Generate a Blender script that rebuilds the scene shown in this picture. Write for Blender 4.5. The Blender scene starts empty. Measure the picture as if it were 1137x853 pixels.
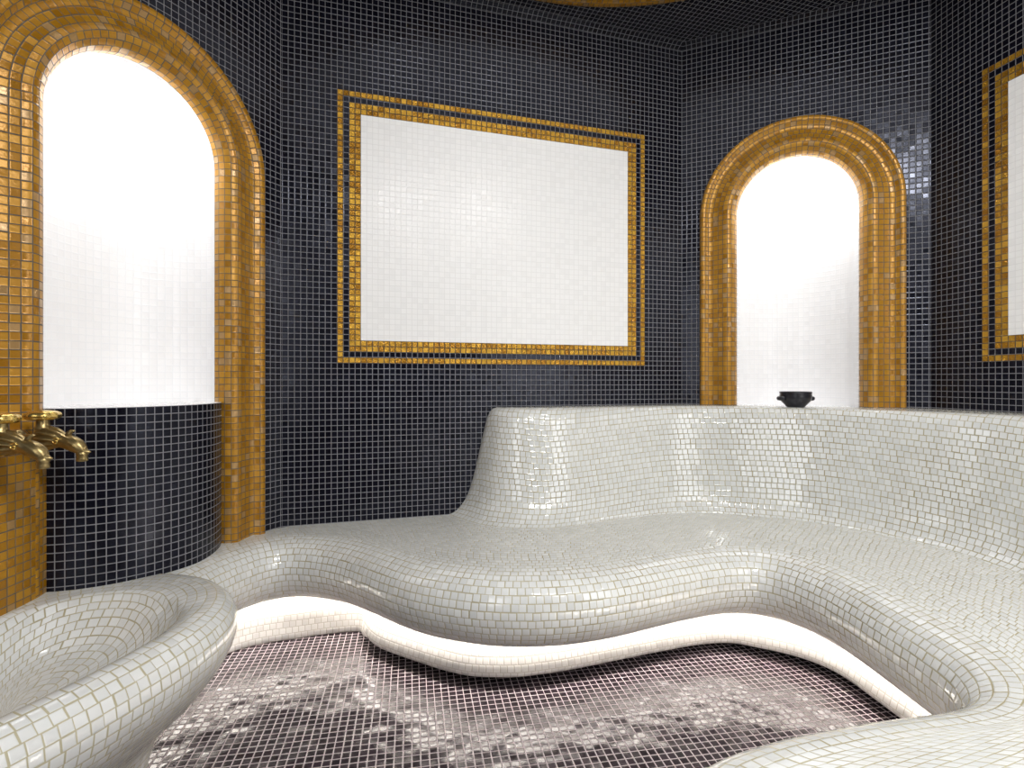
import bpy, math, random
from mathutils import Vector
sc = bpy.context.scene
COL = sc.collection
PI = math.pi
EYE = 0.93            # eye height above the floor (m)
FPX = 596.0           # focal length in pixels of the 1137 px wide frame

# ------------------------------------------------------------------ camera
cam_d = bpy.data.cameras.new('camera')
cam = bpy.data.objects.new('camera', cam_d)
COL.objects.link(cam)
cam.location = (0, 0, EYE)
cam.rotation_euler = (PI / 2, 0, 0)
cam_d.sensor_width = 36.0
cam_d.lens = FPX / 1137.0 * 36.0
cam_d.shift_y = -3.5 / 1137.0
cam_d.clip_start = 0.01
sc.camera = cam

# ------------------------------------------------------------------ world, lights, exposure
w = bpy.data.worlds.new('world')
sc.world = w
w.use_nodes = True
w.node_tree.nodes['Background'].inputs[0].default_value = (1, 1, 1, 1)
w.node_tree.nodes['Background'].inputs[1].default_value = 0.02
sc.view_settings.view_transform = 'Standard'
sc.view_settings.look = 'None'
sc.view_settings.gamma = 1.0
sc.view_settings.use_curve_mapping = False
sc.view_settings.exposure = 0.1


def area(name, loc, target, size, power, color=(1, 1, 1), shape='DISK', size_y=None):
    l = bpy.data.lights.new(name, 'AREA')
    l.shape = shape
    l.size = size
    if size_y:
        l.size_y = size_y
    l.energy = power
    l.color = color
    o = bpy.data.objects.new(name, l)
    COL.objects.link(o)
    o.location = loc
    d = Vector(target) - Vector(loc)
    o.rotation_euler = d.to_track_quat('-Z', 'Y').to_euler()
    return o


DOME_C = (0.39, 1.04)
# two ceiling downlights behind the camera
area('ceiling_lamp', (1.14, -0.03, 2.44), (1.0, 0.3, 0), 0.30, 31, (1.0, 0.99, 0.97))
area('ceiling_lamp', (0.50, -0.30, 2.44), (0.4, 0.4, 0), 0.30, 31, (1.0, 0.99, 0.97))
DOME_GLOW = 0.28          # glow added to the unseen dome as fill
DOOR_FILL = 2.0          # glow of an assumed, unseen glass leaf behind the camera, used as fill
WIN_FILL = 2.0           # glow of a made-up opening beside it, extra fill
LED_L = 20.0           # radiance of the strip under the bench
NICHE_W = 2.0         # lamp hidden behind the head of each niche

# ------------------------------------------------------------------ helpers


def hd(a):
    a = math.radians(a)
    return Vector((math.sin(a), math.cos(a)))


def zz(h):
    """height h below the eye -> world Z"""
    return EYE - h


def mesh_obj(name, verts, faces, mat, uvs=None, smooth=True, parent=None):
    me = bpy.data.meshes.new(name)
    me.from_pydata([tuple(v) for v in verts], [], faces)
    if uvs is not None:
        uvl = me.uv_layers.new(name='UVMap')
        k = 0
        for f in uvs:
            for uv in f:
                uvl.data[k].uv = uv
                k += 1
    if smooth:
        for p in me.polygons:
            p.use_smooth = True
    me.materials.append(mat)
    me.update()
    o = bpy.data.objects.new(name, me)
    COL.objects.link(o)
    if parent:
        o.parent = parent
    return o


def thing(name, label, cat, loc, group=None):
    o = bpy.data.objects.new(name, None)
    COL.objects.link(o)
    o.location = loc
    o.empty_display_size = 0.1
    o['label'] = label
    o['category'] = cat
    if group:
        o['group'] = group
    return o


def adopt(o, parent):
    """parent without moving (parents are unrotated empties)"""
    o.parent = parent
    o.matrix_parent_inverse.identity()
    loc = Vector(parent.location)
    o.data.transform(__import__('mathutils').Matrix.Translation(-loc))
    return o


def struct(o):
    o['kind'] = 'structure'
    return o


def catmull(pts, n):
    """dense Catmull-Rom (centripetal-ish uniform) through pts, n samples per span"""
    P = [Vector(p) for p in pts]
    out = []
    for i in range(len(P) - 1):
        p0 = P[i - 1] if i > 0 else P[0] * 2 - P[1]
        p1, p2 = P[i], P[i + 1]
        p3 = P[i + 2] if i + 2 < len(P) else P[-1] * 2 - P[-2]
        for k in range(n):
            t = k / n
            out.append(0.5 * ((2 * p1) + (p2 - p0) * t + (2 * p0 - 5 * p1 + 4 * p2 - p3) * t * t
                              + (3 * p1 - p0 - 3 * p2 + p3) * t ** 3))
    out.append(P[-1].copy())
    return out


def smooth_list(L, it):
    for _ in range(it):
        M = [l.copy() for l in L]
        for i in range(1, len(L) - 1):
            M[i] = (L[i - 1] + L[i] * 2 + L[i + 1]) / 4
        L = M
    return L


def normals2(L):
    """left-hand normals of a 2-D polyline"""
    N = []
    for i in range(len(L)):
        a = L[max(0, i - 1)]
        b = L[min(len(L) - 1, i + 1)]
        d = (b - a).normalized()
        N.append(Vector((-d.y, d.x)))
    return N


def surf(name, cols, mat, pitch, bond=0.0, ufunc=None, parent=None, flip=False, seed=0, smooth=True):
    """Mosaic surface: every column is a polyline; rows of tiles are laid at equal distance along it.
    UVs are in tile units, each row running at its own arc length."""
    rnd = random.Random(seed)
    verts, faces, uvs = [], [], []
    idx, vv = [], []
    for c in cols:
        d = [0.0]
        for a, b in zip(c, c[1:]):
            d.append(d[-1] + (b - a).length)
        Lc = d[-1]
        n = max(1, int(math.ceil(Lc / pitch - 1e-6)))
        ids, vs = [], []
        k = 0
        for j in range(n + 1):
            t = min(j * pitch, Lc)
            while k < len(d) - 2 and d[k + 1] < t:
                k += 1
            seg = d[k + 1] - d[k]
            f = 0 if seg < 1e-9 else (t - d[k]) / seg
            verts.append(c[k].lerp(c[k + 1], max(0, min(1, f))))
            ids.append(len(verts) - 1)
            vs.append(t / pitch)
        idx.append(ids)
        vv.append(vs)
    rows = max(len(i) for i in idx) - 1
    for j in range(rows):
        u = rnd.random() * 0.25 + bond * (j % 2) + 100 * 0 if bond else 0.0
        for i in range(len(cols) - 1):
            A, B = idx[i], idx[i + 1]
            VA, VB = vv[i], vv[i + 1]
            a0, a1 = min(j, len(A) - 1), min(j + 1, len(A) - 1)
            b0, b1 = min(j, len(B) - 1), min(j + 1, len(B) - 1)
            if ufunc:
                u0, u1 = ufunc(i, j), ufunc(i + 1, j)
            else:
                m0 = (verts[A[a0]] + verts[A[a1]]) / 2
                m1 = (verts[B[b0]] + verts[B[b1]]) / 2
                u0, u1 = u, u + (m1 - m0).length / pitch
                u = u1
            q = [(A[a0], (u0, VA[a0])), (B[b0], (u1, VB[b0])), (B[b1], (u1, VB[b1])), (A[a1], (u0, VA[a1]))]
            r = []
            for x in q:
                if x[0] not in [y[0] for y in r]:
                    r.append(x)
            if len(r) < 3:
                continue
            if flip:
                r.reverse()
            faces.append([x[0] for x in r])
            uvs.append([x[1] for x in r])
    return mesh_obj(name, verts, faces, mat, uvs, smooth, parent)


# ------------------------------------------------------------------ materials


def tile_mat(name, c1, c2, grout, gap=0.10, rough=0.2, tilt=0.05, metallic=0.0, wave=0.0, wave_scale=60,
             bump=0.25, rough_grout=0.8, jitter=0.0, spec=0.5, soft=0.03, spec_tint=(1, 1, 1), stain=None, odd=None):
    m = bpy.data.materials.new(name)
    m.use_nodes = True
    nt = m.node_tree
    N, Lk = nt.nodes, nt.links
    bs = N['Principled BSDF']

    def inp(sock, v):
        if isinstance(v, bpy.types.NodeSocket):
            Lk.new(v, sock)
        else:
            sock.default_value = v

    def ma(op, a, b=0.0, c=None):
        n = N.new('ShaderNodeMath')
        n.operation = op
        inp(n.inputs[0], a)
        inp(n.inputs[1], b)
        if c is not None:
            inp(n.inputs[2], c)
        return n.outputs[0]

    def vm(op, a, b=None):
        n = N.new('ShaderNodeVectorMath')
        n.operation = op
        inp(n.inputs[0], a)
        if b is not None:
            inp(n.inputs[1], b)
        return n

    uv = N.new('ShaderNodeUVMap').outputs[0]
    cell = vm('FLOOR', uv).outputs[0]
    wn = N.new('ShaderNodeTexWhiteNoise')
    wn.noise_dimensions = '2D'
    Lk.new(cell, wn.inputs['Vector'])
    rc = wn.outputs['Color']
    rv = wn.outputs['Value']
    fr = vm('FRACTION', uv).outputs[0]
    cen = vm('SUBTRACT', rc, (0.5, 0.5, 0.5)).outputs[0]
    if jitter:
        sc_ = N.new('ShaderNodeVectorMath')
        sc_.operation = 'SCALE'
        Lk.new(cen, sc_.inputs[0])
        sc_.inputs['Scale'].default_value = jitter
        fr = vm('ADD', fr, sc_.outputs[0]).outputs[0]
    sx = N.new('ShaderNodeSeparateXYZ')
    Lk.new(fr, sx.inputs[0])
    ex = ma('MINIMUM', sx.outputs[0], ma('SUBTRACT', 1.0, sx.outputs[0]))
    ey = ma('MINIMUM', sx.outputs[1], ma('SUBTRACT', 1.0, sx.outputs[1]))
    e = ma('MINIMUM', ex, ey)
    mr = N.new('ShaderNodeMapRange')
    mr.interpolation_type = 'SMOOTHSTEP'
    Lk.new(e, mr.inputs[0])
    mr.inputs[1].default_value = gap / 2 - soft / 2
    mr.inputs[2].default_value = gap / 2 + soft / 2
    mask = mr.outputs[0]
    mr2 = N.new('ShaderNodeMapRange')
    mr2.interpolation_type = 'SMOOTHSTEP'
    Lk.new(e, mr2.inputs[0])
    mr2.inputs[1].default_value = gap / 2 - 0.03
    mr2.inputs[2].default_value = gap / 2 + 0.09
    hgt = mr2.outputs[0]

    def mix(f, a, b):
        n = N.new('ShaderNodeMix')
        n.data_type = 'RGBA'
        inp(n.inputs[0], f)
        inp(n.inputs[6], a)
        inp(n.inputs[7], b)
        return n.outputs[2]

    def rgba(c):
        return (c[0], c[1], c[2], 1.0)
    col = mix(rv, rgba(c1), rgba(c2))
    if odd:
        sr = N.new('ShaderNodeSeparateColor')
        Lk.new(rc, sr.inputs[0])
        col = mix(ma('GREATER_THAN', sr.outputs[1], odd[1]), col, rgba(odd[0]))
    gcol = rgba(grout)
    tc = N.new('ShaderNodeTexCoord').outputs['Object']
    if stain:
        nz = N.new('ShaderNodeTexNoise')
        nz.inputs['Scale'].default_value = stain[1]
        nz.inputs['Detail'].default_value = 3
        Lk.new(tc, nz.inputs['Vector'])
        rr = N.new('ShaderNodeMapRange')
        Lk.new(nz.outputs[0], rr.inputs[0])
        rr.inputs[1].default_value = 0.42
        rr.inputs[2].default_value = 0.68
        gcol = mix(rr.outputs[0], gcol, rgba(stain[0]))
    Lk.new(mix(mask, gcol, col), bs.inputs['Base Color'])
    rgh = ma('ADD', ma('MULTIPLY', mask, ma('SUBTRACT', rough, rough_grout)), rough_grout)
    rgh = ma('ADD', rgh, ma('MULTIPLY', ma('SUBTRACT', rv, 0.5), rough * 0.4))
    Lk.new(rgh, bs.inputs['Roughness'])
    Lk.new(ma('MULTIPLY', mask, metallic), bs.inputs['Metallic'])
    bs.inputs['Specular IOR Level'].default_value = spec
    bs.inputs['Specular Tint'].default_value = tuple(spec_tint) + (1,)
    geo = N.new('ShaderNodeNewGeometry')
    s2 = N.new('ShaderNodeVectorMath')
    s2.operation = 'SCALE'
    Lk.new(cen, s2.inputs[0])
    s2.inputs['Scale'].default_value = tilt
    nn = vm('NORMALIZE', vm('ADD', geo.outputs['Normal'], s2.outputs[0]).outputs[0]).outputs[0]
    if wave:
        nz2 = N.new('ShaderNodeTexNoise')
        nz2.inputs['Scale'].default_value = wave_scale
        nz2.inputs['Detail'].default_value = 2
        Lk.new(tc, nz2.inputs['Vector'])
        hgt = ma('ADD', hgt, ma('MULTIPLY', nz2.outputs[0], wave))
    bp = N.new('ShaderNodeBump')
    bp.inputs['Strength'].default_value = bump
    bp.inputs['Distance'].default_value = 0.0015
    Lk.new(hgt, bp.inputs['Height'])
    Lk.new(nn, bp.inputs['Normal'])
    Lk.new(bp.outputs[0], bs.inputs['Normal'])
    return m


def plain_mat(name, c, rough=0.4, metallic=0.0, noise=0.15, scale=40, bump=0.1, emit=None):
    m = bpy.data.materials.new(name)
    m.use_nodes = True
    nt = m.node_tree
    N, Lk = nt.nodes, nt.links
    bs = N['Principled BSDF']
    tc = N.new('ShaderNodeTexCoord')
    nz = N.new('ShaderNodeTexNoise')
    nz.inputs['Scale'].default_value = scale
    nz.inputs['Detail'].default_value = 4
    Lk.new(tc.outputs['Object'], nz.inputs['Vector'])
    mx = N.new('ShaderNodeMix')
    mx.data_type = 'RGBA'
    Lk.new(nz.outputs[0], mx.inputs[0])
    mx.inputs[6].default_value = tuple(x * (1 - noise) for x in c) + (1,)
    mx.inputs[7].default_value = tuple(min(1, x * (1 + noise)) for x in c) + (1,)
    Lk.new(mx.outputs[2], bs.inputs['Base Color'])
    bs.inputs['Roughness'].default_value = rough
    bs.inputs['Metallic'].default_value = metallic
    b = N.new('ShaderNodeBump')
    b.inputs['Strength'].default_value = bump
    b.inputs['Distance'].default_value = 0.001
    Lk.new(nz.outputs[0], b.inputs['Height'])
    Lk.new(b.outputs[0], bs.inputs['Normal'])
    if emit:
        bs.inputs['Emission Color'].default_value = tuple(emit[0]) + (1,)
        bs.inputs['Emission Strength'].default_value = emit[1]
    return m


M = {}
M['black'] = tile_mat('black_mosaic', (0.0035, 0.0035, 0.007), (0.006, 0.006, 0.012), (0.21, 0.21, 0.22), gap=0.105,
                      rough=0.2, tilt=0.045, bump=0.3, soft=0.05, wave=0.5, wave_scale=45, spec=0.34, spec_tint=(0.75, 0.8, 1.0))
M['gold'] = tile_mat('gold_mosaic', (0.35, 0.155, 0.005), (0.46, 0.225, 0.011), (0.085, 0.08, 0.07), gap=0.11,
                     rough=0.32, tilt=0.14, metallic=0.25, bump=0.3, wave=1.2, wave_scale=120, soft=0.05,
                     jitter=0.05, odd=((0.40, 0.24, 0.09), 0.90))
M['gilt'] = tile_mat('gilt_border_mosaic', (0.36, 0.16, 0.007), (0.60, 0.34, 0.035), (0.05, 0.045, 0.04), gap=0.13,
                     rough=0.25, tilt=0.22, metallic=0.6, bump=0.6, wave=3.0, wave_scale=300, soft=0.05)
M['white'] = tile_mat('white_field_mosaic', (0.87, 0.87, 0.87), (0.885, 0.885, 0.885), (0.78, 0.78, 0.78), gap=0.10,
                      rough=0.3, tilt=0.006, bump=0.12, soft=0.05, spec=0.3)
M['niche'] = tile_mat('white_niche_mosaic', (0.92, 0.92, 0.93), (0.94, 0.94, 0.95), (0.84, 0.85, 0.87), gap=0.10,
                      rough=0.2, tilt=0.06, bump=0.2, soft=0.05)
M['bench'] = tile_mat('bench_mosaic', (0.62, 0.635, 0.63), (0.69, 0.705, 0.70), (0.40, 0.37, 0.25), gap=0.12, spec=1.0,
                      rough=0.10, tilt=0.06, bump=0.25, jitter=0.08, soft=0.05, stain=((0.30, 0.26, 0.14), 5))
M['plinth'] = tile_mat('plinth_mosaic', (0.78, 0.76, 0.73), (0.84, 0.82, 0.79), (0.60, 0.56, 0.50), gap=0.11,
                       rough=0.3, tilt=0.05, bump=0.3, soft=0.05)
M['floor'] = tile_mat('floor_mosaic', (0.016, 0.010, 0.014), (0.034, 0.023, 0.030), (0.42, 0.36, 0.37), gap=0.11,
                      rough=0.19, tilt=0.04, bump=0.6, soft=0.05, wave=18.0, wave_scale=7.5, spec=0.42)
M['plaster'] = plain_mat('white_plaster', (0.85, 0.84, 0.82), 0.7, 0, 0.04, 12)
M['dome_glow'] = plain_mat('glowing_dome', (0.8, 0.8, 0.8), 0.6, 0, 0.02, 12, emit=((1.0, 0.99, 0.97), DOME_GLOW))
M['door_fill'] = plain_mat('door_fill_pane', (0.8, 0.8, 0.8), 0.4, 0, 0.02, 12, emit=((0.98, 0.99, 1.0), DOOR_FILL))
M['window_fill'] = plain_mat('window_fill_pane', (0.8, 0.8, 0.8), 0.4, 0, 0.02, 12, emit=((0.98, 0.99, 1.0), WIN_FILL))
M['kick'] = plain_mat('black_kick', (0.01, 0.01, 0.01), 0.5)
M['led'] = plain_mat('led_strip', (0.9, 0.88, 0.84), 0.5, emit=((1.0, 0.93, 0.86), LED_L))
M['brass'] = plain_mat('antique_brass', (0.36, 0.27, 0.12), 0.32, 0.9, 0.35, 90, 0.4)
M['brass_light'] = plain_mat('polished_brass', (0.72, 0.52, 0.16), 0.25, 0.95, 0.2, 90, 0.3)
M['iron'] = plain_mat('black_glaze', (0.014, 0.014, 0.02), 0.28, 0.0, 0.3, 60, 0.2)

P = 0.0215            # tile pitch

# ------------------------------------------------------------------ room plan (heading, origin) of every wall
L2, L3 = 1.694, 0.93
C23 = Vector(((757 - 568.5) / FPX * 2.459, 2.459))
u2, u3, u4, u1 = hd(73.09), hd(113.2), hd(169.45), hd(28.09)
C12 = C23 - u2 * L2
C34 = C23 + u3 * L3
C45 = C34 + u4 * L2
C56 = C45 + hd(214.2) * L3
C67 = C56 + hd(253.1) * L2
C78 = C67 + hd(298) * L3
C81 = C12 - u1 * L3
CORN = [C81, C12, C23, C34, C45, C56, C67, C78]
H_CEIL = 1.53
Z_CEIL = zz(-H_CEIL)
Z_FT = zz(-1.10)      # top of the panel frames
Z_LOW = zz(0.575)     # walls stop just below the seat where the bench covers them


class Wall:
    def __init__(self, A, B):
        self.A, self.B = A, B
        self.L = (B - A).length
        self.u = (B - A).normalized()
        self.n = Vector((self.u.y, -self.u.x))      # towards the room

    def pt(self, a, z, n=0.0):
        q = self.A + self.u * a + self.n * n
        return Vector((q.x, q.y, z))


WL = [Wall(CORN[i], CORN[(i + 1) % 8]) for i in range(8)]
W1, W2, W3, W4 = WL[0], WL[1], WL[2], WL[3]


class Quads:
    def __init__(self):
        self.v, self.f, self.uv = [], [], []

    def quad(self, pts, uv):
        k = len(self.v)
        self.v += pts
        self.f.append([k + i for i in range(len(pts))])
        self.uv.append(uv)

    def wall_rect(self, W, a0, a1, z0, z1, pu, n=0.0, a_ref=0.0):
        def uv(a, z):
            return ((a - a_ref) / pu, (z - Z_FT) / P)
        self.quad([W.pt(a0, z0, n), W.pt(a0, z1, n), W.pt(a1, z1, n), W.pt(a1, z0, n)],
                  [uv(a0, z0), uv(a0, z1), uv(a1, z1), uv(a1, z0)])


def build(name, q, mat, parent=None, smooth=False):
    return mesh_obj(name, q.v, q.f, mat, q.uv, smooth, parent)


R_OUT, R_IN = 0.387, 0.2325
ARCH = {}


def arch_wall(name, W, apex_h, zlow):
    c = W.L / 2
    zs = zz(-apex_h) - R_OUT
    r = R_OUT - 0.004
    q = Quads()
    q.wall_rect(W, 0, c - r, zlow, Z_CEIL, P)
    q.wall_rect(W, c + r, W.L, zlow, Z_CEIL, P)
    n = 48
    for k in range(n):
        t0, t1 = PI - PI * k / n, PI - PI * (k + 1) / n
        a0, a1 = c + r * math.cos(t0), c + r * math.cos(t1)
        z0, z1 = zs + r * math.sin(t0), zs + r * math.sin(t1)

        def uv(a, z):
            return (a / P, (z - Z_FT) / P)
        q.quad([W.pt(a0, z0), W.pt(a0, Z_CEIL), W.pt(a1, Z_CEIL), W.pt(a1, z1)],
               [uv(a0, z0), uv(a0, Z_CEIL), uv(a1, Z_CEIL), uv(a1, z1)])
    struct(build(name, q, M['black']))
    ARCH[name] = (W, c, zs)


MARG = 9
PU = L2 / 79.0
FW, FH = 61, 48


def panel_wall(name, W, zlow, off=0.0):
    a0, a1 = MARG * PU + off, (MARG + FW) * PU + off
    z1, z0 = Z_FT, Z_FT - FH * P
    q = Quads()
    q.wall_rect(W, 0, a0, zlow, Z_CEIL, PU)
    q.wall_rect(W, a1, W.L, zlow, Z_CEIL, PU)
    q.wall_rect(W, a0, a1, z1, Z_CEIL, PU)
    q.wall_rect(W, a0, a1, zlow, z0, PU)
    struct(build(name, q, M['black']))


arch_wall('wall_left', W1, 1.085, Z_LOW)
panel_wall('wall_back', W2, Z_LOW)
arch_wall('wall_corner', W3, 1.119, Z_LOW)
panel_wall('wall_right', W4, Z_LOW)
for nm, W in (('wall_right_near', WL[4]), ('wall_near', WL[5]), ('wall_left_near', WL[6]), ('wall_left_side', WL[7])):
    q = Quads()
    q.wall_rect(W, 0, W.L, 0, Z_CEIL, P)
    struct(build(nm, q, M['black']))



def lit_opening(name, W, a0, a1, z0, z1, mat):
    """glowing pane in a gold tiled frame, added as fill in an unseen wall"""
    q = Quads()
    fw = 0.05
    for (x0, x1, y0, y1) in ((a0 - fw, a0, z0, z1 + fw), (a1, a1 + fw, z0, z1 + fw), (a0, a1, z1, z1 + fw)):
        q.wall_rect(W, x0, x1, y0, y1, P, 0.03)
        for (p, r_) in (((x0, y0), (x1, y0)), ((x1, y0), (x1, y1)), ((x1, y1), (x0, y1)), ((x0, y1), (x0, y0))):
            q.quad([W.pt(p[0], p[1], 0.03), W.pt(r_[0], r_[1], 0.03), W.pt(r_[0], r_[1], 0), W.pt(p[0], p[1], 0)], [(0.5, 0.5)] * 4)
    o = struct(build(name, q, M['gold']))
    q = Quads()
    q.wall_rect(W, a0, a1, z0, z1, P, 0.015)
    g = build('glow_leaf', q, mat, o)
    return o


lit_opening('assumed_door_1', WL[4], 0.08, 0.85, 0.02, 2.1, M['door_fill'])  # assumed leaf out of view, its glow fills from behind
lit_opening('fill_window_1', WL[6], 0.14, 0.79, 0.75, 2.0, M['window_fill'])  # made-up opening out of view, put in only for fill

# floor, laid parallel to the right wall
fa = hd(169.45)
fb = Vector((fa.y, -fa.x))


def floor_uv(p):
    return (p.dot(fa) / P, p.dot(fb) / P)


fp = [Vector((-1.6, -0.9)), Vector((2.05, -0.9)), Vector((2.05, 2.6)), Vector((-1.6, 2.6))]
q = Quads()
q.quad([Vector((p.x, p.y, 0)) for p in fp], [floor_uv(p) for p in fp])
struct(build('floor', q, M['floor']))

# ceiling with a bevelled edge row and a round dome opening
R_RING = 1.145
dc = Vector(DOME_C)
ca = u2
cb = Vector((u2.y, -u2.x))


def ray_poly(o, d, poly):
    best = None
    for i in range(len(poly)):
        a, b = poly[i], poly[(i + 1) % len(poly)]
        e = b - a
        den = d.x * e.y - d.y * e.x
        if abs(den) < 1e-9:
            continue
        t = ((a.x - o.x) * e.y - (a.y - o.y) * e.x) / den
        s = ((a.x - o.x) * d.y - (a.y - o.y) * d.x) / den
        if t > 1e-6 and -1e-6 <= s <= 1 + 1e-6 and (best is None or t < best):
            best = t
    return best


INS = 0.035
ins = []
for i in range(8):
    Wp, Wn = WL[i - 1], WL[i]
    # corner between previous and next wall moved inwards
    n1, n2 = Wp.n, Wn.n
    k = INS / (1 + n1.dot(n2))
    ins.append(CORN[i] + (n1 + n2) * k)
angs = sorted(set([2 * PI * k / 96 for k in range(96)] +
                  [math.atan2(p.y - dc.y, p.x - dc.x) % (2 * PI) for p in ins]))
q = Quads()


def cuv(p):
    return (p.dot(ca) / P, p.dot(cb) / P)


for k in range(len(angs)):
    t0, t1 = angs[k], angs[(k + 1) % len(angs)]
    d0, d1 = Vector((math.cos(t0), math.sin(t0))), Vector((math.cos(t1), math.sin(t1)))
    o0, o1 = dc + d0 * ray_poly(dc, d0, ins), dc + d1 * ray_poly(dc, d1, ins)
    i0, i1 = dc + d0 * R_RING, dc + d1 * R_RING
    q.quad([Vector((x.x, x.y, Z_CEIL)) for x in (i0, o0, o1, i1)], [cuv(x) for x in (i0, o0, o1, i1)])
for i in range(8):
    W = WL[i]
    a, b = CORN[i], CORN[(i + 1) % 8]
    c, d = ins[i], ins[(i + 1) % 8]

    def euv(p, v):
        return ((p - W.A).dot(W.u) / PU, v)
    q.quad([Vector((a.x, a.y, Z_CEIL - 0.018)), Vector((c.x, c.y, Z_CEIL)), Vector((d.x, d.y, Z_CEIL)),
            Vector((b.x, b.y, Z_CEIL - 0.018))], [euv(a, 0), euv(c, 2), euv(d, 2), euv(b, 0)])
struct(build('ceiling', q, M['black']))

# gold ring round the dome opening + dome with an added glow
ring = thing('ceiling_ring', 'gold mosaic ring around the dome in the black ceiling, cut by top edge', 'ring',
             (DOME_C[0], DOME_C[1], Z_CEIL))
prof = [(0.0, 0.0), (0.004, -0.014), (0.02, -0.02), (0.04, -0.012), (0.06, -0.012), (0.085, -0.02), (0.11, -0.02),
        (0.125, -0.008), (0.128, 0.03), (0.128, 0.07)]
cols = []
for k in range(161):
    t = 2 * PI * k / 160
    cols.append([Vector((dc.x + (R_RING - d) * math.cos(t), dc.y + (R_RING - d) * math.sin(t), Z_CEIL + z)) for d, z in prof])
adopt(surf('ring_band', cols, M['gold'], P), ring)
cols = []
for k in range(65):
    t = 2 * PI * k / 64
    c = []
    for j in range(17):
        e = PI / 2 * j / 16
        r = (R_RING - 0.127) * math.cos(e)
        c.append(Vector((dc.x + r * math.cos(t), dc.y + r * math.sin(t), Z_CEIL + 0.06 + 0.55 * math.sin(e))))
    cols.append(c)
dome = surf('ceiling_dome', cols, M['dome_glow'], 0.05)
struct(dome)

# ------------------------------------------------------------------ framed panels


def frame_panel(W, label, loc):
    t = thing('framed_wall_panel', label, 'wall panel', loc, 'framed white panels')
    z1 = Z_FT

    def ring_mesh(name, k0, k1, mat, n):
        """border occupying tiles k0..k1 in from the outer edge"""
        q = Quads()
        A0, A1 = (MARG + k0) * PU, (MARG + FW - k0) * PU
        a0, a1 = (MARG + k1) * PU, (MARG + FW - k1) * PU
        T, B = z1 - k0 * P, z1 - (FH - k0) * P
        t_, b_ = z1 - k1 * P, z1 - (FH - k1) * P
        q.wall_rect(W, A0, A1, t_, T, PU, n)
        q.wall_rect(W, A0, A1, B, b_, PU, n)
        q.wall_rect(W, A0, a0, b_, t_, PU, n)
        q.wall_rect(W, a1, A1, b_, t_, PU, n)
        # edges of the slab

        def edge(p0, p1):
            q.quad([W.pt(p0[0], p0[1], n), W.pt(p1[0], p1[1], n), W.pt(p1[0], p1[1], -0.02), W.pt(p0[0], p0[1], -0.02)],
                   [(0.5, 0.5)] * 4)
        for (x0, x1, y0, y1) in ((A0, A1, B, T), (a0, a1, b_, t_)):
            edge((x0, y0), (x1, y0))
            edge((x1, y0), (x1, y1))
            edge((x1, y1), (x0, y1))
            edge((x0, y1), (x0, y0))
        return adopt(build(name, q, mat), t)
    ring_mesh('outer_border', 0, 1, M['gilt'], 0.002)
    ring_mesh('dark_border', 1, 2, M['black'], 0.001)
    ring_mesh('inner_border', 2, 4, M['gilt'], 0.002)
    q = Quads()
    a0, a1 = (MARG + 4) * PU, (MARG + FW - 4) * PU
    T, B = z1 - 4 * P, z1 - (FH - 4) * P
    q.wall_rect(W, a0, a1, B, T, PU, 0.003)
    for p0, p1 in (((a0, B), (a1, B)), ((a1, B), (a1, T)), ((a1, T), (a0, T)), ((a0, T), (a0, B))):
        q.quad([W.pt(p0[0], p0[1], 0.003), W.pt(p1[0], p1[1], 0.003), W.pt(p1[0], p1[1], -0.02), W.pt(p0[0], p0[1], -0.02)],
               [(0.5, 0.5)] * 4)
    adopt(build('panel_field', q, M['white']), t)
    return t


pc = W2.pt(W2.L / 2, Z_FT - FH * P)
frame_panel(W2, 'wide white mosaic panel in gold border on the back wall between the two arches', pc)
pc = W4.pt(W4.L / 2, Z_FT - FH * P)
frame_panel(W4, 'white mosaic panel in gold border on right wall, mostly cut off by frame edge', pc)

# ------------------------------------------------------------------ arched niches
GPROF = [(0.0, 0.0), (0.002, 0.014), (0.008, 0.022), (0.018, 0.023), (0.024, 0.017), (0.029, 0.005), (0.036, 0.000), (0.050, 0.002),
         (0.070, 0.008), (0.090, 0.016), (0.106, 0.024), (0.116, 0.029), (0.125, 0.028), (0.132, 0.021),
         (0.136, 0.010), (0.143, 0.004), (0.150, 0.000), (0.1535, -0.008), (0.1545, -0.02), (0.1545, -0.042)]


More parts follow.
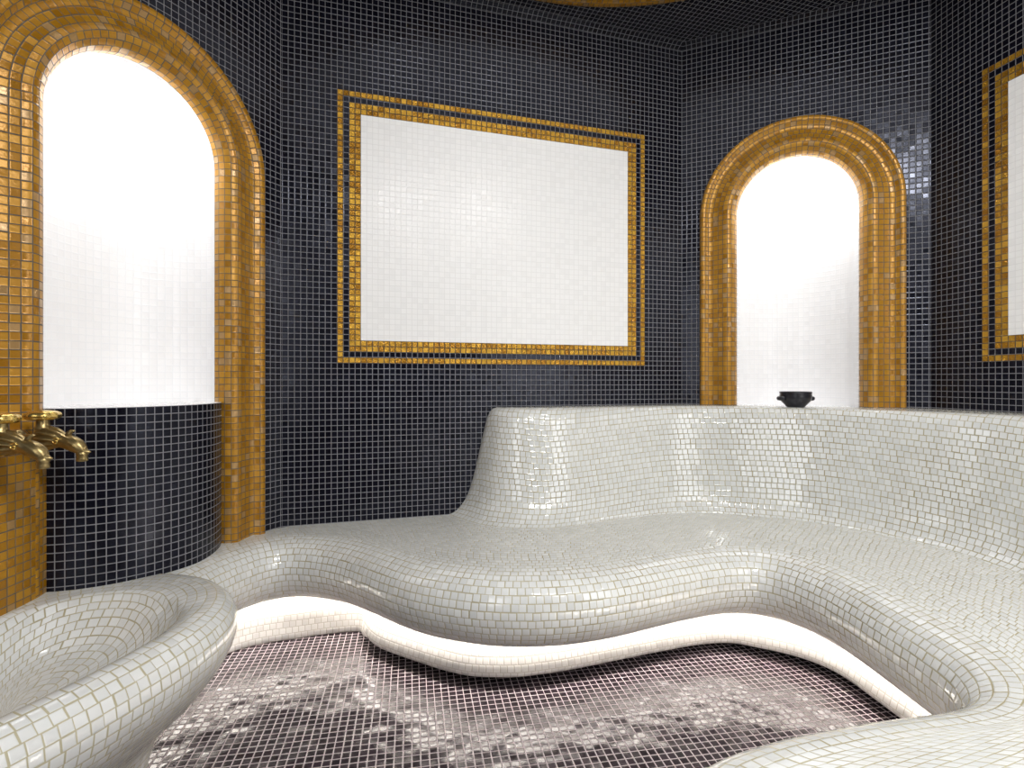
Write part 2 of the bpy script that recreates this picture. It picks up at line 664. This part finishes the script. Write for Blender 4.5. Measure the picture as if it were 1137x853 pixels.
def surround(W, c, zs, z_lo_l, z_lo_r, parent):
    # path parameter: left jamb up, over the arch, right jamb down
    stops = []
    nj, na = 40, 64
    for k in range(nj):
        stops.append(('L', z_lo_l + (zs - z_lo_l) * k / nj))
    for k in range(na + 1):
        stops.append(('A', PI - PI * k / na))
    for k in range(1, nj + 1):
        stops.append(('R', zs + (z_lo_r - zs) * k / nj))
    cols = []
    for kind, x in stops:
        col = []
        for d, n in GPROF:
            r = R_OUT - d
            if kind == 'L':
                col.append(W.pt(c - r, x, n))
            elif kind == 'R':
                col.append(W.pt(c + r, x, n))
            else:
                col.append(W.pt(c + r * math.cos(x), zs + r * math.sin(x), n))
        cols.append(col)
    # distance along the profile -> radius, for the tile count of each ring
    L = [0]
    for a, b in zip(GPROF, GPROF[1:]):
        L.append(L[-1] + math.hypot(b[0] - a[0], b[1] - a[1]))

    def rad(s):
        for k in range(len(L) - 1):
            if L[k + 1] >= s:
                f = (s - L[k]) / (L[k + 1] - L[k])
                return R_OUT - (GPROF[k][0] + f * (GPROF[k + 1][0] - GPROF[k][0]))
        return R_OUT - GPROF[-1][0]

    def ufunc(i, j):
        kind, x = stops[i]
        n = round(PI * rad(min((j + 0.5) * P, L[-1])) / P)
        if kind == 'L':
            return (x - zs) / P
        if kind == 'A':
            return (PI - x) / PI * n
        return n + (zs - x) / P
    return adopt(surf('gold_surround', cols, M['gold'], P, ufunc=ufunc), parent)


NICHE_D = 0.17


def recess(W, c, zs, zlow, parent):
    """half-round white apse with a quarter-dome head"""
    r = R_IN
    nb = -0.038
    nphi, nz = 40, 12
    cols = []
    rows_s = []
    for k in range(nphi + 1):
        ph = PI * k / nphi
        col = []
        for z in [zlow + (zs - zlow) * i / nz for i in range(nz)]:
            col.append(W.pt(c - r * math.cos(ph), z, nb - NICHE_D * math.sin(ph)))
        for i in range(25):
            e = PI / 2 * i / 24
            rr = math.cos(e)
            col.append(W.pt(c - r * rr * math.cos(ph), zs + r * math.sin(e), nb - NICHE_D * rr * math.sin(ph)))
        cols.append(col)
    return adopt(surf('niche_recess', cols, M['niche'], P, flip=True), parent)


def niche(name_w, label, zl, zr, zrec):
    W, c, zs = ARCH[name_w]
    t = thing('arched_niche', label, 'niche', W.pt(c, zrec, 0), 'arched wall niches')
    surround(W, c, zs, zl, zr, t)
    recess(W, c, zs, zrec - 0.03, t)
    l = bpy.data.lights.new('niche_lamp', 'AREA')
    l.shape = 'RECTANGLE'
    l.size, l.size_y = 0.22, 0.03
    l.energy = NICHE_W
    lo_ = bpy.data.objects.new('niche_lamp', l)
    COL.objects.link(lo_)
    lo_.location = W.pt(c, zs + R_IN - 0.028, -0.044)
    tgt = W.pt(c, zs + R_IN - 0.12, -0.05 - NICHE_D)
    lo_.rotation_euler = (tgt - lo_.location).to_track_quat('-Z', 'Y').to_euler()
    return t, W, c, zs


H_SEAT = 0.535
H_TOP = 0.108
nl, W, c, zs = niche('wall_left', 'tall white arched niche in gold surround above the basin, with dark apron',
                     zz(H_SEAT + 0.02), zz(H_SEAT + 0.02), zz(0.07))
# dark convex apron closing the lower niche
H_AP = 0.07
ap = []
SAG = 0.115
half = 0.2345
Rr = (half * half + SAG * SAG) / (2 * SAG)
th = math.asin(half / Rr)
na = 40
ap_plan = []
for k in range(na + 1):
    a = -th + 2 * th * k / na
    ap_plan.append((c + Rr * math.sin(a), Rr * math.cos(a) - (Rr - SAG) - 0.004))
cols = [[W.pt(a, zz(H_AP), n), W.pt(a, zz(0.25), n), W.pt(a, zz(H_SEAT + 0.02), n)] for a, n in ap_plan]
adopt(surf('apron', cols, M['black'], P, flip=True), nl)
cols = [[W.pt(a, zz(H_AP), n), W.pt(a, zz(H_AP), -0.22 if abs(a - c) < 0.2 else -0.1)] for a, n in ap_plan]
adopt(surf('apron_ledge', cols, M['niche'], P), nl)
# gold pier low on the left jamb that carries the taps
pier = []
base = [Vector((-1.19, 1.40)), Vector((-1.176, 1.365)), Vector((-1.163, 1.30)), Vector((-1.158, 1.20)),
        Vector((-1.158, 1.08)), Vector((-1.17, 0.95)), Vector((-1.22, 0.86)), Vector((-1.27, 0.83))]
pl = catmull(base, 8)
cols = []
for i, p in enumerate(pl):
    nrm = normals2(pl)[i]
    cols.append([Vector((p.x - 0.12, p.y, zz(0.118))), Vector((p.x - 0.006, p.y, zz(0.118))), Vector((p.x, p.y, zz(0.124))),
                 Vector((p.x, p.y, zz(H_SEAT + 0.02)))])
adopt(surf('gold_pier', cols, M['gold'], P), nl)

nr, W, c, zs = niche('wall_corner', 'smaller white arched niche in gold surround behind the bench back',
                     zz(H_TOP + 0.015), zz(H_TOP + 0.015), zz(H_TOP))
cols = []
for k in range(25):
    a = c - 0.23 + 0.46 * k / 24
    dpt = NICHE_D * math.sqrt(max(0.0, 1 - ((a - c) / 0.2325) ** 2))
    cols.append([W.pt(a, zz(H_TOP + 0.0005), 0.0), W.pt(a, zz(H_TOP + 0.0005), -0.04 - dpt)])
adopt(surf('niche_sill', cols, M['niche'], P), nr)

# ------------------------------------------------------------------ bench
# plan of the seat edge and of the line where the seat meets backrest or wall
PAIRS = [((-0.955, 1.36), (-1.14, 1.42)), ((-0.915, 1.50), (-1.07, 1.57)), ((-0.90, 1.60), (-1.015, 1.67)),
         ((-0.873, 1.687), (-0.96, 1.77)),
         ((-0.827, 1.772), (-0.89, 1.90)), ((-0.729, 1.822), (-0.80, 1.99)), ((-0.56, 1.772), (-0.66, 2.035)),
         ((-0.414, 1.661), (-0.48, 2.09)), ((-0.283, 1.556), (-0.32, 2.14)), ((-0.146, 1.497), (-0.17, 2.17)),
         ((-0.02, 1.47), (-0.01, 2.16)), ((0.128, 1.476), (0.17, 2.14)), ((0.285, 1.519), (0.39, 2.12)),
         ((0.462, 1.603), (0.62, 2.19)), ((0.622, 1.67), (0.80, 2.19)), ((0.741, 1.687), (0.94, 2.15)),
         ((0.828, 1.635), (1.14, 2.06)), ((0.879, 1.533), (1.27, 1.93)), ((0.903, 1.405), (1.375, 1.73)),
         ((0.909, 1.256), (1.41, 1.59)), ((0.913, 1.155), (1.41, 1.46)), ((0.907, 1.067), (1.40, 1.34)),
         ((0.884, 1.0), (1.40, 1.21)), ((0.836, 0.935), (1.40, 1.08)), ((0.755, 0.895), (1.40, 0.94)),
         ((0.628, 0.873), (1.39, 0.79)), ((0.517, 0.848), (1.38, 0.66)), ((0.385, 0.81), (1.37, 0.53)),
         ((0.26, 0.745), (1.36, 0.39)), ((0.20, 0.60), (1.32, 0.21)), ((0.23, 0.35), (1.22, 0.02)),
         ((0.36, 0.05), (1.12, -0.18)), ((0.45, -0.2), (1.02, -0.33)), ((0.50, -0.55), (0.95, -0.50))]
NS = 14
LIP = smooth_list(catmull([a for a, b in PAIRS], NS), 40)
FOO = smooth_list(catmull([b for a, b in PAIRS], NS), 40)
LN = normals2(LIP)            # left normal points away from the room's middle, into the bench
SEATPROF = [(-0.17, 0.752), (-0.09, 0.752), (-0.055, 0.750), (-0.03, 0.744), (-0.005, 0.730), (0.022, 0.706), (0.040, 0.675), (0.047, 0.640),
            (0.045, 0.612), (0.036, 0.586), (0.020, 0.565), (0.0, 0.551), (-0.025, 0.541), (-0.055, 0.536)]


def dense_prof(pr, n):
    return [(v.x, v.y) for v in catmull([Vector(p) for p in pr], n)]


SP = dense_prof(SEATPROF, 4)
bench = thing('tiled_bench', 'long curving white mosaic bench with high back and lit base around the floor', 'bench',
              (0.5, 1.7, 0))
cols = []
for i in range(len(LIP)):
    p, n, f = LIP[i], LN[i], FOO[i]
    col = [Vector((p.x - n.x * d, p.y - n.y * d, zz(h))) for d, h in SP]
    a = Vector((col[-1].x, col[-1].y))
    for k in range(1, 9):
        qv = a.lerp(f, k / 8)
        col.append(Vector((qv.x, qv.y, zz(H_SEAT + 0.001 * (1 - k / 8)))))
    cols.append(col)
adopt(surf('seat', cols, M['bench'], P, bond=0.5, seed=3), bench)

# backrest
FPT = [(-0.275, 2.150), (-0.242, 2.105), (-0.135, 1.985), (-0.024, 1.938), (0.092, 1.925), (0.208, 1.956), (0.382, 2.044), (0.62, 2.150),
       (0.80, 2.165), (0.94, 2.126), (1.13, 2.035), (1.255, 1.90), (1.353, 1.714), (1.387, 1.579), (1.387, 1.45),
       (1.38, 1.33), (1.375, 1.10), (1.375, 0.93), (1.37, 0.65), (1.34, 0.38), (1.2, 0.0), (0.95, -0.42)]
TPT = [(-0.062, 2.206), (-0.056, 2.180), (-0.025, 2.150), (0.04, 2.132), (0.15, 2.145), (0.25, 2.172), (0.42, 2.230), (0.64, 2.29),
       (0.82, 2.295), (0.97, 2.245), (1.19, 2.125), (1.36, 1.98), (1.50, 1.80), (1.58, 1.64), (1.62, 1.50),
       (1.64, 1.38), (1.66, 1.15), (1.66, 0.95), (1.67, 0.67), (1.62, 0.4), (1.43, -0.05), (1.05, -0.40)]
# start both curves exactly on the back wall


def on_wall(p, W, n=0.0):
    a = (Vector(p) - W.A).dot(W.u)
    return W.A + W.u * a + W.n * n


FPT[0] = tuple(on_wall(FPT[0], W2, -0.003))
TPT[0] = tuple(on_wall(TPT[0], W2, -0.003))
NB = 18
BF = smooth_list(catmull(FPT, NB), 30)
BT = smooth_list(catmull(TPT, NB), 30)
BFACE = dense_prof([(0.0, 0.0), (0.10, 0.018), (0.165, 0.065), (0.215, 0.14), (0.29, 0.30), (0.38, 0.50), (0.47, 0.68), (0.56, 0.81),
                    (0.68, 0.91), (0.83, 0.975), (1.0, 1.0)], 4)
BTN = normals2(BT)
cols = []
for i in range(len(BT)):
    T, F = BT[i], BF[i]
    d = BTN[i]
    tt = ray_poly(T - d * 0.002, d, CORN)
    wall_p = T + d * (max(0.0, (tt or 0.0) - 0.002) + 0.004 if tt and tt < 0.6 else 0.004)
    col = [Vector((wall_p.x, wall_p.y, zz(H_TOP)))]
    nseg = 6
    for k in range(1, nseg):
        qv = wall_p.lerp(T, k / nseg)
        col.append(Vector((qv.x, qv.y, zz(H_TOP))))
    for g, hh in BFACE:
        qv = T.lerp(F, g)
        col.append(Vector((qv.x, qv.y, zz(H_TOP + (H_SEAT + 0.004 - H_TOP) * hh))))
    col.reverse()
    cols.append(col)
adopt(surf('backrest', cols, M['bench'], P, bond=0.5, seed=8, flip=True), bench)

# plinth, its dark kick and the light strip under the lip
k9 = 0.90 / 0.87
PLB = [(-1.10, 1.45), (-1.06, 1.62), (-0.985, 1.80), (-0.90, 1.885), (-0.782, 1.931), (-0.65, 1.975), (-0.56, 1.985), (-0.535, 1.93), (-0.465, 1.83)] + \
      [(x * k9, y * k9) for x, y in ((-.382, 1.717), (-.29, 1.662), (-.205, 1.615), (-.125, 1.583), (-.05, 1.576),
       (.023, 1.578), (.098, 1.595), (.176, 1.617), (.256, 1.646), (.373, 1.689), (.50, 1.734), (.615, 1.770), (.723, 1.782),
       (.81, 1.746), (.89, 1.70), (.951, 1.636), (.98, 1.562), (.99, 1.49), (.999, 1.417))] + \
      [(1.05, 1.33), (1.045, 1.18), (1.02, 1.06), (0.95, 0.96), (0.80, 0.89), (0.64, 0.84), (0.52, 0.79), (0.42, 0.71), (0.38, 0.58),
       (0.42, 0.35), (0.5, 0.05), (0.58, -0.2), (0.62, -0.56)]
PLC = smooth_list(catmull(PLB, 10), 6)
PLN = normals2(PLC)
cols, colk = [], []
for i, p in enumerate(PLC):
    n = PLN[i]
    # in the bay at the left the plinth runs down to the floor, elsewhere it hovers above a dark kick
    x = i / 10.0
    f = max(0.0, min(1.0, (x - 6.3) / 1.2))
    hb = 0.93 - 0.03 * f
    back = 0.045 * f

    def at(d, h):
        return Vector((p.x + n.x * d, p.y + n.y * d, zz(h)))
    cols.append([at(0.055, 0.748), at(0.032, 0.79), at(0.004, 0.84), at(-0.012 * f, hb - 0.012), at(-0.010 * f, hb - 0.002),
                 at(0.012, hb), at(0.012 + back, hb)])
    colk.append([at(0.012 + back, hb - 0.003), at(0.012 + back, 0.9305)])
adopt(surf('plinth', cols, M['plinth'], P, bond=0.5, seed=5, flip=True), bench)
adopt(surf('kick_recess', colk, M['kick'], P, flip=True), bench)
ledc = []
for i, p in enumerate(PLC):
    n = PLN[i]
    q_ = p + n * 0.012
    ring_ = []
    for k in range(7):
        a = 2 * PI * k / 6
        ring_.append(Vector((q_.x - n.x * 0.018 * math.cos(a), q_.y - n.y * 0.018 * math.cos(a), zz(0.756) - 0.004 * math.sin(a))))
    ledc.append(ring_)
adopt(surf('light_strip', ledc, M['led'], 0.02), bench)

# ------------------------------------------------------------------ basin
BIN = [(-0.745, 1.19), (-0.80, 1.295), (-0.90, 1.345), (-1.00, 1.345), (-1.08, 1.305), (-1.128, 1.235), (-1.14, 1.12), (-1.14, 0.98), (-1.13, 0.84), (-1.08, 0.72),
       (-0.99, 0.66), (-0.92, 0.67), (-0.86, 0.77), (-0.80, 0.92), (-0.76, 1.06)]
nb_ = len(BIN)
ext = BIN[-3:] + BIN + BIN[:4]
dense = catmull(ext, 12)
dense = smooth_list(dense, 30)
BI = dense[36:36 + nb_ * 12 + 1]
BI[-1] = BI[0].copy()
cen = Vector((-0.955, 1.01))
BN = []
for i in range(len(BI)):
    a = BI[(i - 1) % (len(BI) - 1)]
    b = BI[(i + 1) % (len(BI) - 1)]
    d = (b - a).normalized()
    n = Vector((d.y, -d.x))
    if n.dot(BI[i] - cen) < 0:
        n = -n
    BN.append(n)
RFLAT = [(-0.010, 0.560), (-0.004, 0.543), (0.010, 0.534)]
RROLL = [(0.033, 0.533), (0.056, 0.541), (0.074, 0.557), (0.085, 0.58), (0.088, 0.605), (0.080, 0.64), (0.062, 0.675), (0.036, 0.71),
         (0.0, 0.75), (-0.06, 0.80), (-0.10, 0.86), (-0.12, 0.932)]
# width of the rim round the oval (it widens into a ledge against the wall)
DW = [0.105, 0.145, 0.19, 0.20, 0.20, 0.18, 0.15, 0.13, 0.12, 0.12, 0.11, 0.10, 0.10, 0.10, 0.10]
dwe = DW[-3:] + DW + DW[:4]
dwd = [v.x for v in smooth_list(catmull([Vector((d, 0)) for d in dwe], 12), 30)][36:36 + nb_ * 12 + 1]
dwd[-1] = dwd[0]
basin = thing('wash_basin', 'oval white mosaic wash basin with thick rolled rim below the brass taps', 'basin', (-0.95, 1.0, 0))
cols = []
for i, p in enumerate(BI):
    n = BN[i]
    inner = [(0.0, 0.636), (0.35, 0.634), (0.6, 0.628), (0.77, 0.613), (0.88, 0.588), (0.955, 0.562)]
    edge = p - n * 0.010
    col = []
    ex = dwd[i] - 0.10
    pr = dense_prof(RFLAT + [(d + ex, h) for d, h in RROLL], 3)
    for d, h in reversed(pr):
        col.append(Vector((p.x + n.x * d, p.y + n.y * d, zz(h))))
    for f, h in reversed(inner):
        qv = cen.lerp(edge, f)
        col.append(Vector((qv.x, qv.y, zz(h))))
    cols.append(col)
# the inside floor and the rim are laid as one skin, rows running round the oval
adopt(surf('basin_bowl', cols, M['bench'], P * 1.04, bond=0.5, seed=12, flip=False), basin)


# ------------------------------------------------------------------ small objects


def lathe(name, prof, mat, loc, seg=32, parent=None, wob=None):
    cols = []
    v, f = [], []
    for r, z in prof:
        for k in range(seg):
            t = 2 * PI * k / seg
            rr = r * (1 + (wob(t, z) if wob else 0))
            v.append(Vector((loc[0] + rr * math.cos(t), loc[1] + rr * math.sin(t), loc[2] + z)))
    n = len(prof)
    for i in range(n - 1):
        for k in range(seg):
            f.append([i * seg + k, i * seg + (k + 1) % seg, (i + 1) * seg + (k + 1) % seg, (i + 1) * seg + k])
    f.append(list(range(seg))[::-1])
    f.append([(n - 1) * seg + k for k in range(seg)])
    o = mesh_obj(name, v, f, mat)
    if parent:
        adopt(o, parent)
    return o


def tube(name, path, radii, mat, seg=24, parent=None, up=Vector((0, 0, 1)), flat=1.0, wob=None):
    v, f = [], []
    n = len(path)
    for i in range(n):
        d = (path[min(n - 1, i + 1)] - path[max(0, i - 1)]).normalized()
        s = d.cross(up).normalized()
        b = s.cross(d).normalized()
        for k in range(seg):
            t = 2 * PI * k / seg
            r = radii[i] * (1 + (wob(t, i / (n - 1)) if wob else 0))
            v.append(path[i] + s * (r * math.cos(t) * flat) + b * (r * math.sin(t)))
    for i in range(n - 1):
        for k in range(seg):
            f.append([i * seg + k, i * seg + (k + 1) % seg, (i + 1) * seg + (k + 1) % seg, (i + 1) * seg + k])
    f.append(list(range(seg))[::-1])
    f.append([(n - 1) * seg + k for k in range(seg)])
    o = mesh_obj(name, v, f, mat)
    if parent:
        adopt(o, parent)
    return o


# black two-handled bowl on the bench back
bx, by, bz = 1.165, 2.205, zz(H_TOP)
bowl = thing('two_handled_bowl', 'small black bowl with two lugs on the white bench back', 'bowl', (bx, by, bz))
lathe('bowl_body', [(0.026, 0.0), (0.034, 0.001), (0.037, 0.006), (0.046, 0.016), (0.056, 0.026), (0.060, 0.036), (0.0605, 0.046), (0.059, 0.054),
                    (0.061, 0.060), (0.0595, 0.064), (0.054, 0.0635), (0.053, 0.055), (0.054, 0.040), (0.048, 0.024), (0.034, 0.012), (0.004, 0.009)],
      M['iron'], (bx, by, bz), 48, bowl)
for s in (-1, 1):
    pth = []
    for k in range(13):
        a = -PI / 2 + PI * k / 12
        pth.append(Vector((bx + s * (0.055 + 0.011 * math.cos(a)), by + 0.018 * math.sin(a), bz + 0.036)))
    tube('lug_handle', pth, [0.009] * 13, M['iron'], 12, bowl)


# brass taps
def make_tap(x, y, label):
    zp = zz(0.136)
    t = thing('brass_tap', label, 'tap', (x, y, zp), 'brass taps over the basin')
    # pipe coming out of the pier, with a flange
    pth = [Vector((x - 0.058 + 0.058 * k / 8, y, zp)) for k in range(9)]
    tube('pipe', pth, [0.011] * 9, M['brass'], 20, t)
    pth = [Vector((x - 0.058 + d, y, zp)) for d in (0.0, 0.003, 0.006, 0.010)]
    tube('flange', pth, [0.021, 0.021, 0.018, 0.012], M['brass'], 24, t)
    lathe('stem', [(0.013, -0.024), (0.0165, -0.012), (0.0175, 0.0), (0.0165, 0.014), (0.015, 0.02), (0.0165, 0.022), (0.0165, 0.026), (0.0135, 0.029),
                   (0.0125, 0.046), (0.0135, 0.048), (0.010, 0.056)], M['brass'], (x, y, zp), 28, t)
    lathe('knob', [(0.008, 0.044), (0.026, 0.0445), (0.0325, 0.049), (0.034, 0.0545), (0.032, 0.060), (0.025, 0.0645), (0.010, 0.067), (0.002, 0.0675)],
          M['brass_light'], (x, y, zp), 48, t, wob=lambda th, z: 0.05 * math.cos(8 * th))
    # spout: fluted neck that turns into a dolphin head looking down
    pts = [(-0.006, 0.002), (0.012, 0.002), (0.03, 0.000), (0.05, -0.005), (0.068, -0.011), (0.083, -0.019), (0.094, -0.031)]
    rad = [0.019, 0.0245, 0.0215, 0.017, 0.0175, 0.016, 0.011]
    path = catmull([Vector((x + a, y, zp + b)) for a, b in pts], 6)
    rr = [v.x for v in catmull([Vector((r_, 0)) for r_ in rad], 6)]
    tube('spout', path, rr, M['brass'], 96, t, up=Vector((0, 1, 0)), flat=1.0,
         wob=lambda th, f: 0.17 * math.cos(12 * th) * max(0.0, min(1, 2 * (1 - f / 0.5))) + 0.05 * math.sin(9 * th + 16 * f) * max(0.0, min(1, (f - .3) * 5)) * max(0, 1 - f))
    # upturned fin on the head
    fin = [Vector((x + a, y, zp + b)) for a, b in ((0.058, 0.004), (0.062, 0.013), (0.068, 0.018), (0.075, 0.019))]
    tube('head_fin', fin, [0.008, 0.006, 0.004, 0.0015], M['brass'], 12, t, up=Vector((0, 1, 0)), flat=1.0)
    # pointed upper lip and the outlet ring
    lip = [Vector((x + a, y, zp + b)) for a, b in ((0.086, -0.024), (0.097, -0.029), (0.106, -0.0315), (0.113, -0.031))]
    tube('upper_lip', lip, [0.010, 0.0085, 0.005, 0.001], M['brass'], 16, t, up=Vector((0, 1, 0)))
    lathe('outlet', [(0.0085, -0.053), (0.0115, -0.0525), (0.012, -0.046), (0.0105, -0.041), (0.0125, -0.038), (0.011, -0.028)], M['brass'],
          (x + 0.0925, y, zp), 24, t)
    # scroll on the cheek, both sides
    for s in (-1, 1):
        sp = []
        for k in range(19):
            a = 0.5 + k * 0.42
            r_ = 0.0085 * (1 - k / 24)
            sp.append(Vector((x + 0.044 + r_ * math.cos(a), y + s * 0.0175, zp - 0.004 + r_ * math.sin(a))))
        tube('cheek_scroll', sp, [0.0022] * 19, M['brass_light'], 8, t, up=Vector((0, 1, 0.01)))
    return t


make_tap(-1.103, 1.262, 'brass dolphin tap nearer the niche, spout in front of the dark apron')
make_tap(-1.103, 1.157, 'brass dolphin tap cut by the left photo edge, spout in front of gold tiles')
